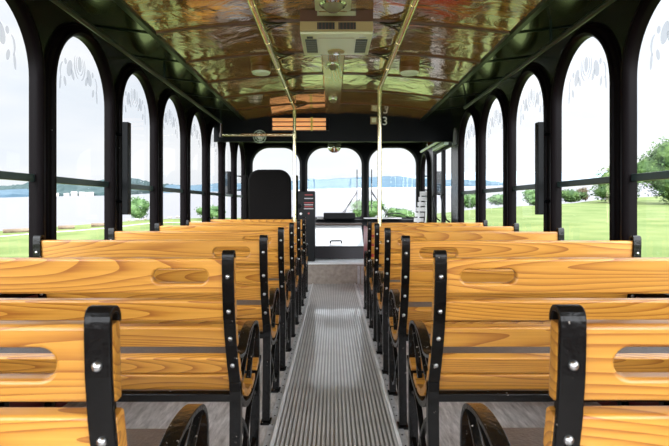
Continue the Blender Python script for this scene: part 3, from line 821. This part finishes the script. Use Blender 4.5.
t = thing('dashboard', 'black dashboard below the windscreens with a raised middle pod', 'dashboard', (0, 7.78, .257))
b = MB(); b.prism_x([(.0, 0), (.115, 0), (.115, .51), (.02, .50), (-.03, .44), (-.03, .1)], -1.27, 1.27); b.build('dash_body', 'dash', t, bevel=.01)
b = MB(); b.box(-.14, .33, -.06, .08, .502, .60); b.build('middle_pod', 'dash', t, bevel=.012)
b = MB(); b.box(-.24, -.15, -.03, .05, .505, .545); b.build('meter', 'labelgrey', t)
t = thing('steering_wheel', 'black steering wheel in front of the driver seat', 'steering wheel', (-.80, 7.38, .98))
b = MB(); b.tube([(.20*math.cos(a*PI/16), .20*math.sin(a*PI/16)*.8, -.02+.20*math.sin(a*PI/16)*.6) for a in range(33)], .013, 8); b.build('rim', 'black', t, smooth=True)
b = MB()
for a in (.2, PI-.2, -PI/2): b.tube([(0, 0, -.02), (.2*math.cos(a), .2*math.sin(a)*.8, -.02+.2*math.sin(a)*.6)], .010, 6)
b.build('spoke', 'black', t)
b = MB(); b.tube([(0, 0, -.02), (0, .38, -.24)], .025, 10); b.build('column_shaft', 'black', t)
b = MB(); b.box(.46, 1.02, 7.72, 7.84, .768, .782); tag(b.build('paper_pad', 'white'), 'flat white pad lying on the right end of the dashboard', 'pad')
t = MB(); t.tube(smooth_pts([(.78, 7.78, .786), (.80, 7.76, .83), (.90, 7.76, .85), (1.02, 7.77, .84), (1.10, 7.78, .80), (1.14, 7.8, .785)], 5), .008, 7)
tag(t.build('cable', 'rubber', smooth=True), 'thin black cable looped on the right of the dashboard', 'cable')

# red guard panel before the stairwell
t = thing('modesty_panel', 'red guard panel between the last right bench and the entrance steps', 'panel', (.83, 5.62, 0))
b = MB(); b.box(-.445, .44, -.012, .012, .10, .72); b.build('panel_sheet', 'red', t, bevel=.004)
b = MB(); b.box(-.455, -.43, -.018, .75, .0, .72); b.build('side_sheet', 'red', t, bevel=.004)
for x in (-.42, .40):
    b = MB(); b.tube([(x, 0, 0), (x, 0, .74)], .014, 10); b.build('upright', 'black', t)
# white slatted panel at front corner
t = thing('slatted_panel', 'small white slatted rack leaning beside the entrance door', 'rack', (1.25, 7.10, .257))
for i in range(6):
    b = MB(); z = .90-.072*i; o_ = -.012*i
    b.box(-.065-.004*i+o_, .045+o_, -.012, .012, z-.056, z); b.build('slat', 'white', t, bevel=.003)
for x in (-.045, .055):
    b = MB(); b.add([(x-.1, -.02+.03, 0), (x-.08, .01, 0), (x+.01, .01, .88), (x-.01, .01, .88), (x-.1, .03, 0), (x-.08, .03, 0), (x+.01, .03, .88), (x-.01, .03, .88)], [(0, 1, 2, 3), (4, 7, 6, 5), (0, 4, 5, 1), (3, 2, 6, 7), (1, 5, 6, 2), (0, 3, 7, 4)]); b.build('rack_leg', 'white', t)

# entrance door (two glazed leaves) on the right
for i, (y0, y1) in enumerate(((5.74, 6.25), (6.27, 6.78))):
    r = snode('door_%d' % (i+1), (W+.02, (y0+y1)/2, .03)); hw = (y1-y0)/2
    b = MB()
    b.box(-.015, .015, -hw, -hw+.05, 0, 1.66); b.box(-.015, .015, hw-.05, hw, 0, 1.66)
    b.box(-.015, .015, -hw+.05, hw-.05, 0, .25); b.box(-.015, .015, -hw+.05, hw-.05, 1.60, 1.66)
    b.build('door_frame', 'frame', r, bevel=.004)
    b = MB(); b.add([(0, -hw+.05, .25), (0, hw-.05, .25), (0, hw-.05, 1.60), (0, -hw+.05, 1.60)], [(0, 1, 2, 3)]); b.build('pane', 'glass', r)
    b = MB(); b.tube([(-.015, -.15, .75), (-.06, -.15, .78), (-.06, .12, 1.05), (-.015, .12, 1.08)], .009, 8); b.build('door_handle', 'black', r)
t = thing('door_operator', 'pale green tube and cover above the entrance door', 'door opener', (1.20, 6.45, 1.70))
b = MB(); b.tube([(0, -.62, 0), (0, .62, 0)], .019, 12); b.build('drive_tube', 'greensteel', t, smooth=True)
b = MB(); b.box(.05, .10, -.60, .10, -.05, .0); b.build('cover', 'greensteel', t, bevel=.008)
b = MB(); b.tube([(0, -.05, .03), (0, .02, .03)], .038, 12); b.tube([(0, 0, 0), (.0, 0, .23)], .012, 8); b.build('clamp', 'batten', t, smooth=True)
b = MB(); b.prism_x([(-.06, 0), (.06, 0), (.06, .08), (.045, .13), (0, .18), (-.045, .13), (-.06, .08)], -.012, .0)
b.v = [(x+W-.002, y+5.56, z+1.62) for x, y, z in b.v]
tag(b.build('arched_plaque', 'grey'), 'small grey arched plaque on the pillar before the entrance door', 'plaque')
for sx in (-1, 1):
    side = 'left' if sx < 0 else 'right'
    t = thing('outside_mirror', 'black outside rear-view mirror beyond the %s front corner' % side, 'mirror', (sx*(W+.05), 7.75, 1.3), 'outside mirrors')
    b = MB(); b.box(min(sx*.17, sx*.33), max(sx*.17, sx*.33), .05, .10, -.18, .18); b.build('mirror_head', 'black', t, bevel=.02)
    b = MB(); b.tube([(0, 0, .1), (sx*.22, .06, .12)], .010, 8); b.tube([(0, 0, -.1), (sx*.22, .06, -.12)], .010, 8); b.build('mirror_arm', 'black', t)

# wipers outside the windscreens
for x0, x1, side in ((.12, .37, 'middle'), (.87, .595, 'right')):
    t = thing('wiper', 'black windscreen wiper parked upright over the %s windscreen' % side, 'wiper', (x0, FRONT+.05, .80), 'windscreen wipers')
    d = x1-x0
    b = MB(); b.tube([(0, 0, -.04), (d, .02, .38)], .007, 6); b.tube([(0.04 if d < 0 else -.04, 0, -.04), (d, .02, .36)], .005, 6); b.build('wiper_arm', 'black', t)
    b = MB(); b.box(d-.007, d+.007, .01, .03, .08, .72); b.build('wiper_blade', 'rubber', t)

# ---------------------------------------------------------------- outside : slightly sloping site (bus faces downhill)
TA = math.radians(2.04); CAM = Vector((0, 0, .98)); RM = Matrix.Rotation(TA, 4, 'X') @ Matrix.Rotation(-.02, 4, 'Y')
def G(px, py):
    D = 900/(py-(186-.02*(px-333))); return ((px-333)/520*D, D)
def E(x, y, z):          # z relative to eye level
    return CAM + (RM @ Vector((x, y, z)))
GZ = -1.73
def place(o, x, y, z, rz=0):
    o.location = E(x, y, z); o.rotation_euler = (RM @ Matrix.Rotation(rz, 4, 'Z')).to_euler(); return o
# lawn
shore = [(-70, -40), (-70, 2), (-32, 14), (-20, 20.5), (-15, 23.5), (-13.6, 25.7), (-12.2, 27.8), (-10.6, 30.2), (-7.5, 30.6), (0, 28.5), (4, 28), (6.5, 31), (9, 34), (12.5, 37), (19, 41), (24, 47), (45, 62), (110, 80), (220, 90), (220, -40)]
bm = MB(); N = len(shore)
bm.add([(x, y, 0) for x, y in shore] + [(x*1.02, y+1.2 if y > 0 else y, -4.4) for x, y in shore], [tuple(range(N))] + [(i, (i+1) % N, (i+1) % N+N, i+N) for i in range(N)])
struct(place(bm.build('ground', 'grass'), 0, 0, GZ))
b = MB(); b.add([(-3000, -100, 0), (3000, -100, 0), (3000, 6000, 0), (-3000, 6000, 0)], [(0, 1, 2, 3)])
struct(place(b.build('sea', 'sea'), 0, 0, -6))
b = MB(); pth = [(-30, 10), (-20, 16.5), G(0, 236.3), G(40, 233), G(75, 230.6), G(110, 227.5), G(150, 223), (-6, 27), (0, 26.3), (3.5, 26.6)]
b.grid([[(x, y, .012) for x, y in pth], [(x+.25, y-.32, .012) for x, y in pth]]); struct(place(b.build('path', 'path'), 0, 0, GZ))

def ridge(name, pts, h, mat, depth=60, seed=0, zb=-6, seg=160, rough=1.0, fq=.02):
    """strip of hills along a polyline of (x,y,hscale)"""
    P = []
    tot = len(pts)-1
    for i in range(seg+1):
        u = i/seg*tot; k = min(int(u), tot-1); f = u-k
        P.append([pts[k][j]*(1-f)+pts[k+1][j]*f for j in range(3)])
    rows = []
    for j, (dd, hh) in enumerate(((0, 0), (.02, .22), (.3, .62), (.6, 1.0), (1, 0))):
        row = []
        for i, (x, y, hs) in enumerate(P):
            L = math.hypot(x, y); ux, uy = x/L, y/L
            nz = noise.fractal(Vector((x*fq+seed, y*fq, j*.7)), 1.0, 2.0, 4)
            n2 = noise.noise(Vector((x*fq*9, y*fq*9, j*2.3+seed)))
            z = 0 if hh == 0 else h*hs*hh*(1+.35*nz*rough) + h*.10*n2*(1 if hs > 0.05 else 0)
            row.append((x+ux*depth*dd, y+uy*depth*dd, max(0, z) - (.5 if hh == 0 else 0)))
        rows.append(row)
    b = MB(); b.grid(rows); return struct(place(b.build(name, mat), 0, 0, zb))
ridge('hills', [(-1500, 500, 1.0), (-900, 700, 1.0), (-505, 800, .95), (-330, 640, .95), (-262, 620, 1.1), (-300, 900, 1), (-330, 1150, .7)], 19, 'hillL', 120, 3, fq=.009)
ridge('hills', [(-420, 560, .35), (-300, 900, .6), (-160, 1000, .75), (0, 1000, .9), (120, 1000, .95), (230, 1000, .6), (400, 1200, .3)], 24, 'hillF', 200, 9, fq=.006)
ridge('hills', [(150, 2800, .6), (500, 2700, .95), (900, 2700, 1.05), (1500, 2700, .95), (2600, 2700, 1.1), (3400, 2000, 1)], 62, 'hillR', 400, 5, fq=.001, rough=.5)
ridge('sand_bar', [(-60, 830, .5), (60, 800, 1), (110, 790, .7), (180, 780, .8), (240, 800, .3)], 2.2, 'sand', 40, 2, fq=.03)
hp = [(-700, 750), (-505, 800), (-330, 640), (-262, 620)]
for i in range(16):
    u = (i+.5)/16*2.6; k = int(u); f = u-k
    x = hp[k][0]*(1-f)+hp[k+1][0]*f; y = hp[k][1]*(1-f)+hp[k+1][1]*f
    w = random.uniform(5, 11); h = random.uniform(2.5, 4.2)
    b = MB(); b.box(-w/2, w/2, -w/3, w/3, 0, h); b.add([(-w/2, -w/3, h), (w/2, -w/3, h), (w/2, w/3, h), (-w/2, w/3, h), (-w/2, 0, h*1.4), (w/2, 0, h*1.4)], [(0, 1, 5, 4), (2, 3, 4, 5), (1, 2, 5), (3, 0, 4)])
    L = math.hypot(x, y); o = b.build('house', 'house'); place(o, x-x/L*6, y-y/L*6, -6, math.atan2(-x, y))
    tag(o, 'tiny pale house on the far shore across the bay, seen through the left windows', 'house', 'houses along the far left shore')

def leafy(name, x, y, w, h, mat, label, cat, group=None, trunk=True, nleaf=2600, leaf=.11, seed=1, lobes=7, base=0.):
    rnd = random.Random(seed)
    t = thing(name, label, cat, group=group); place(t, x, y, GZ)
    L = []
    for i in range(lobes):
        a = rnd.uniform(0, 2*PI); rr = rnd.uniform(0, .32)*w
        cz = base + (h-base)*rnd.uniform(.18, .80)
        r = (h-base)*rnd.uniform(.22, .34)
        L.append((Vector((math.cos(a)*rr, math.sin(a)*rr*.8, cz)), Vector((w*rnd.uniform(.22, .34), w*rnd.uniform(.22, .32), r))))
    L.append((Vector((0, 0, base+(h-base)*.5)), Vector((w*.42, w*.38, (h-base)*.48))))
    b = MB()
    for i in range(nleaf):
        c_, r_ = L[rnd.randrange(len(L))]
        d = Vector((rnd.gauss(0, 1), rnd.gauss(0, 1), rnd.gauss(0, 1))).normalized()*rnd.uniform(.5, 1.06)
        p = c_ + Vector((d.x*r_.x, d.y*r_.y, d.z*r_.z))
        if p.z < .02: p.z = rnd.uniform(.02, .3)
        u = Vector((rnd.gauss(0, 1), rnd.gauss(0, 1), rnd.gauss(0, 1))).normalized(); v = u.orthogonal().normalized(); k = leaf*rnd.uniform(.6, 1.3)
        b.add([p-u*k, p+v*k*.5, p+u*k, p-v*k*.5], [(0, 1, 2, 3)])
    b.build('foliage', mat, t)
    core = MB()
    for c_, r_ in L:
        rows = []
        for i in range(9):
            th = PI*i/8; rows.append([c_ + Vector((r_.x*.74*math.sin(th)*math.cos(2*PI*j/12), r_.y*.74*math.sin(th)*math.sin(2*PI*j/12), r_.z*.74*math.cos(th)))*(1) for j in range(12)])
        rows = [[Vector((p.x, p.y, max(0.01, p.z))) + Vector((noise.noise(p*2), noise.noise(p*2+Vector((5, 5, 5))), 0))*.08*w*.3 for p in r] for r in rows]
        core.grid(rows, True, True)
    core.build('inner_foliage', mat, t)
    if trunk:
        b = MB(); b.tube([(0, 0, 0), (.05*w*.2, 0, h*.3), (0, .02, h*.6)], [w*.045, w*.035, w*.015], 8); b.build('trunk', 'bark', t, smooth=True)
    return t
leafy('bush', -11.3, 30.0, 1.7, 1.25, 'leaf2', 'round green bush at the water edge seen through the third left window', 'bush', nleaf=1600, leaf=.06, seed=4, trunk=False)
leafy('bush', -7.0, 29.2, 1.7, .75, 'leaf2', 'low green bush on the shore seen past the driver side windows', 'bush', nleaf=900, leaf=.06, seed=5, trunk=False)
leafy('bush', 1.75, 25.6, 1.9, 1.0, 'leaf2', 'green bush outside the windscreen pillar, right of centre', 'bush', nleaf=2200, leaf=.06, seed=6, trunk=False)
leafy('bush', 3.4, 26.4, 1.7, .55, 'leaf2', 'lower green bush outside the right windscreen', 'bush', nleaf=1500, leaf=.06, seed=8, trunk=False)
leafy('bush', 9.6, 36, 2.0, 1.15, 'leaf2', 'green bush on the lawn edge seen through the fifth right window', 'bush', 'shore bushes right', nleaf=1500, leaf=.09, seed=9, trunk=False)
leafy('bush', 12.3, 38.5, 2.2, .9, 'leaf2', 'low bush on the lawn edge seen through the fourth right window', 'bush', 'shore bushes right', nleaf=1500, leaf=.09, seed=10, trunk=False)
leafy('bush', 15.0, 38.6, 2.0, 1.2, 'leaf2', 'bush on the lawn edge seen through the third right window', 'bush', 'shore bushes right', nleaf=1500, leaf=.09, seed=11, trunk=False)
leafy('bush', 19.6, 43, 2.5, 1.15, 'leaf', 'dark low bush left of the round tree, seen through the second right window', 'bush', 'shore bushes right', nleaf=2200, leaf=.1, seed=12, trunk=False)
leafy('bush', 21.2, 44.5, 1.3, 1.1, 'brownleaf', 'brown shrub between the dark bush and the round tree', 'bush', 'shore bushes right', nleaf=1200, leaf=.09, seed=13, trunk=False)
leafy('tree', 22.1, 40.5, 4.4, 3.0, 'leaf', 'round green tree on the lawn seen through the second right window', 'tree', 'lawn trees', nleaf=9000, leaf=.10, seed=14, lobes=10)
leafy('tree', 23.6, 36, 5.4, 4.5, 'leaf', 'tall leafy tree seen through the nearest right window', 'tree', 'lawn trees', nleaf=12000, leaf=.11, seed=15, lobes=12)
leafy('tree', 29.4, 36, 5.4, 5.2, 'leaf', 'tall leafy tree at the right edge of the photo', 'tree', 'lawn trees', nleaf=9000, leaf=.11, seed=16, lobes=12)
leafy('tree', 35.5, 37, 5.5, 5.4, 'leaf', 'tree beyond the right edge of the lawn', 'tree', 'lawn trees', nleaf=4000, leaf=.14, seed=17, lobes=10)
for i, (px, py, ln, lab) in enumerate(((17, 232.5, 1.15, 'brown kerb log on the left lawn edge, nearest of three'), (65, 229, .68, 'short brown kerb log, middle of three on the left lawn edge'), (97, 226.6, .62, 'brown kerb log, farthest of three on the left lawn edge'))):
    D = G(px, py)[1]; b = MB(); b.lathe([(0, -ln/2), (.085, -ln/2), (.09, -ln/2+.03), (.085, ln/2-.03), (.08, ln/2), (0, ln/2)], (0, 0, .08), 'x', 12)
    tag(place(b.build('kerb_log', 'log', smooth=True), (px-333)/520*D, D, GZ, .45), lab, 'log', 'kerb logs')
rnd = random.Random(3)
for i in range(8):
    px = 128+i*8+rnd.uniform(-1, 1); D = G(px, 221.0-i*.5)[1]; w = rnd.uniform(.12, .18); b = MB()
    rows = [[(w*math.sin(PI*a/5)*math.cos(2*PI*j/7)*(1+.2*noise.noise(Vector((a, j, i)))), w*.7*math.sin(PI*a/5)*math.sin(2*PI*j/7), .06+w*.4*math.cos(PI*a/5)) for j in range(7)] for a in range(6)]
    b.grid(rows, True, True)
    tag(place(b.build('shore_stone', 'stone'), (px-333)/520*D, D, GZ), 'pale shore stone in the row along the water beyond the left windows', 'stone', 'row of shore stones')

# ---------------------------------------------------------------- sky
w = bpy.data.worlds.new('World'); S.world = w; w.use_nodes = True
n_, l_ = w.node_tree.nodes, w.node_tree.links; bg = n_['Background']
tc = n_.new('ShaderNodeTexCoord'); sep = n_.new('ShaderNodeSeparateXYZ'); l_.new(tc.outputs['Generated'], sep.inputs[0])
mp = n_.new('ShaderNodeMapping'); mp.inputs['Scale'].default_value = (1.2, 1.2, 6); l_.new(tc.outputs['Generated'], mp.inputs[0])
no = n_.new('ShaderNodeTexNoise'); no.inputs['Scale'].default_value = 1.7; no.inputs['Detail'].default_value = 5; l_.new(mp.outputs[0], no.inputs['Vector'])
rp = n_.new('ShaderNodeValToRGB'); e = rp.color_ramp.elements
e[0].position = .38; e[0].color = (.79, .84, .91, 1); e[1].position = .62; e[1].color = (.93, .94, .96, 1)
l_.new(no.outputs['Fac'], rp.inputs[0])
def mr(src, a, b, c, d, smooth=True):
    m = n_.new('ShaderNodeMapRange'); m.interpolation_type = 'SMOOTHSTEP' if smooth else 'LINEAR'
    for k, v in zip(('From Min', 'From Max', 'To Min', 'To Max'), (a, b, c, d)): m.inputs[k].default_value = v
    l_.new(src, m.inputs['Value']); return m.outputs[0]
def mth(op, a, b):
    m = n_.new('ShaderNodeMath'); m.operation = op
    for i, v in enumerate((a, b)):
        if isinstance(v, (int, float)): m.inputs[i].default_value = v
        else: l_.new(v, m.inputs[i])
    return m.outputs[0]
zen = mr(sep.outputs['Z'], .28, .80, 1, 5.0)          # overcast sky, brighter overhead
bk = mr(sep.outputs['Y'], -.25, -.85, 1, 9.5)         # extra sky gain added behind the bus to light the bench backs
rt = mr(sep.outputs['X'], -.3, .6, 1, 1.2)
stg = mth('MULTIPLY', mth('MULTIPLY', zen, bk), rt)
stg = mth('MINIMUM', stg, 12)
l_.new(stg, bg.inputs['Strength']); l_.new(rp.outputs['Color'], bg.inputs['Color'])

# ---------------------------------------------------------------- camera
cd = bpy.data.cameras.new('camera'); cam = bpy.data.objects.new('camera', cd); C.objects.link(cam)
cam.location = CAM; cam.rotation_euler = (PI/2, 0, 0)
cd.sensor_width = 36; cd.lens = 520/669*36; cd.shift_x = 1.5/669; cd.shift_y = -18.5/669; cd.clip_end = 8000; cd.clip_start = .02
cd.dof.use_dof = True; cd.dof.focus_distance = 2.6; cd.dof.aperture_fstop = 14
S.camera = cam
S.view_settings.view_transform = 'Standard'; S.view_settings.look = 'None'; S.view_settings.gamma = 1
S.view_settings.exposure = .22; S.view_settings.use_curve_mapping = False
S.cycles.max_bounces = 10; S.cycles.transparent_max_bounces = 16; S.cycles.use_denoising = True
S.cycles.sample_clamp_indirect = 10
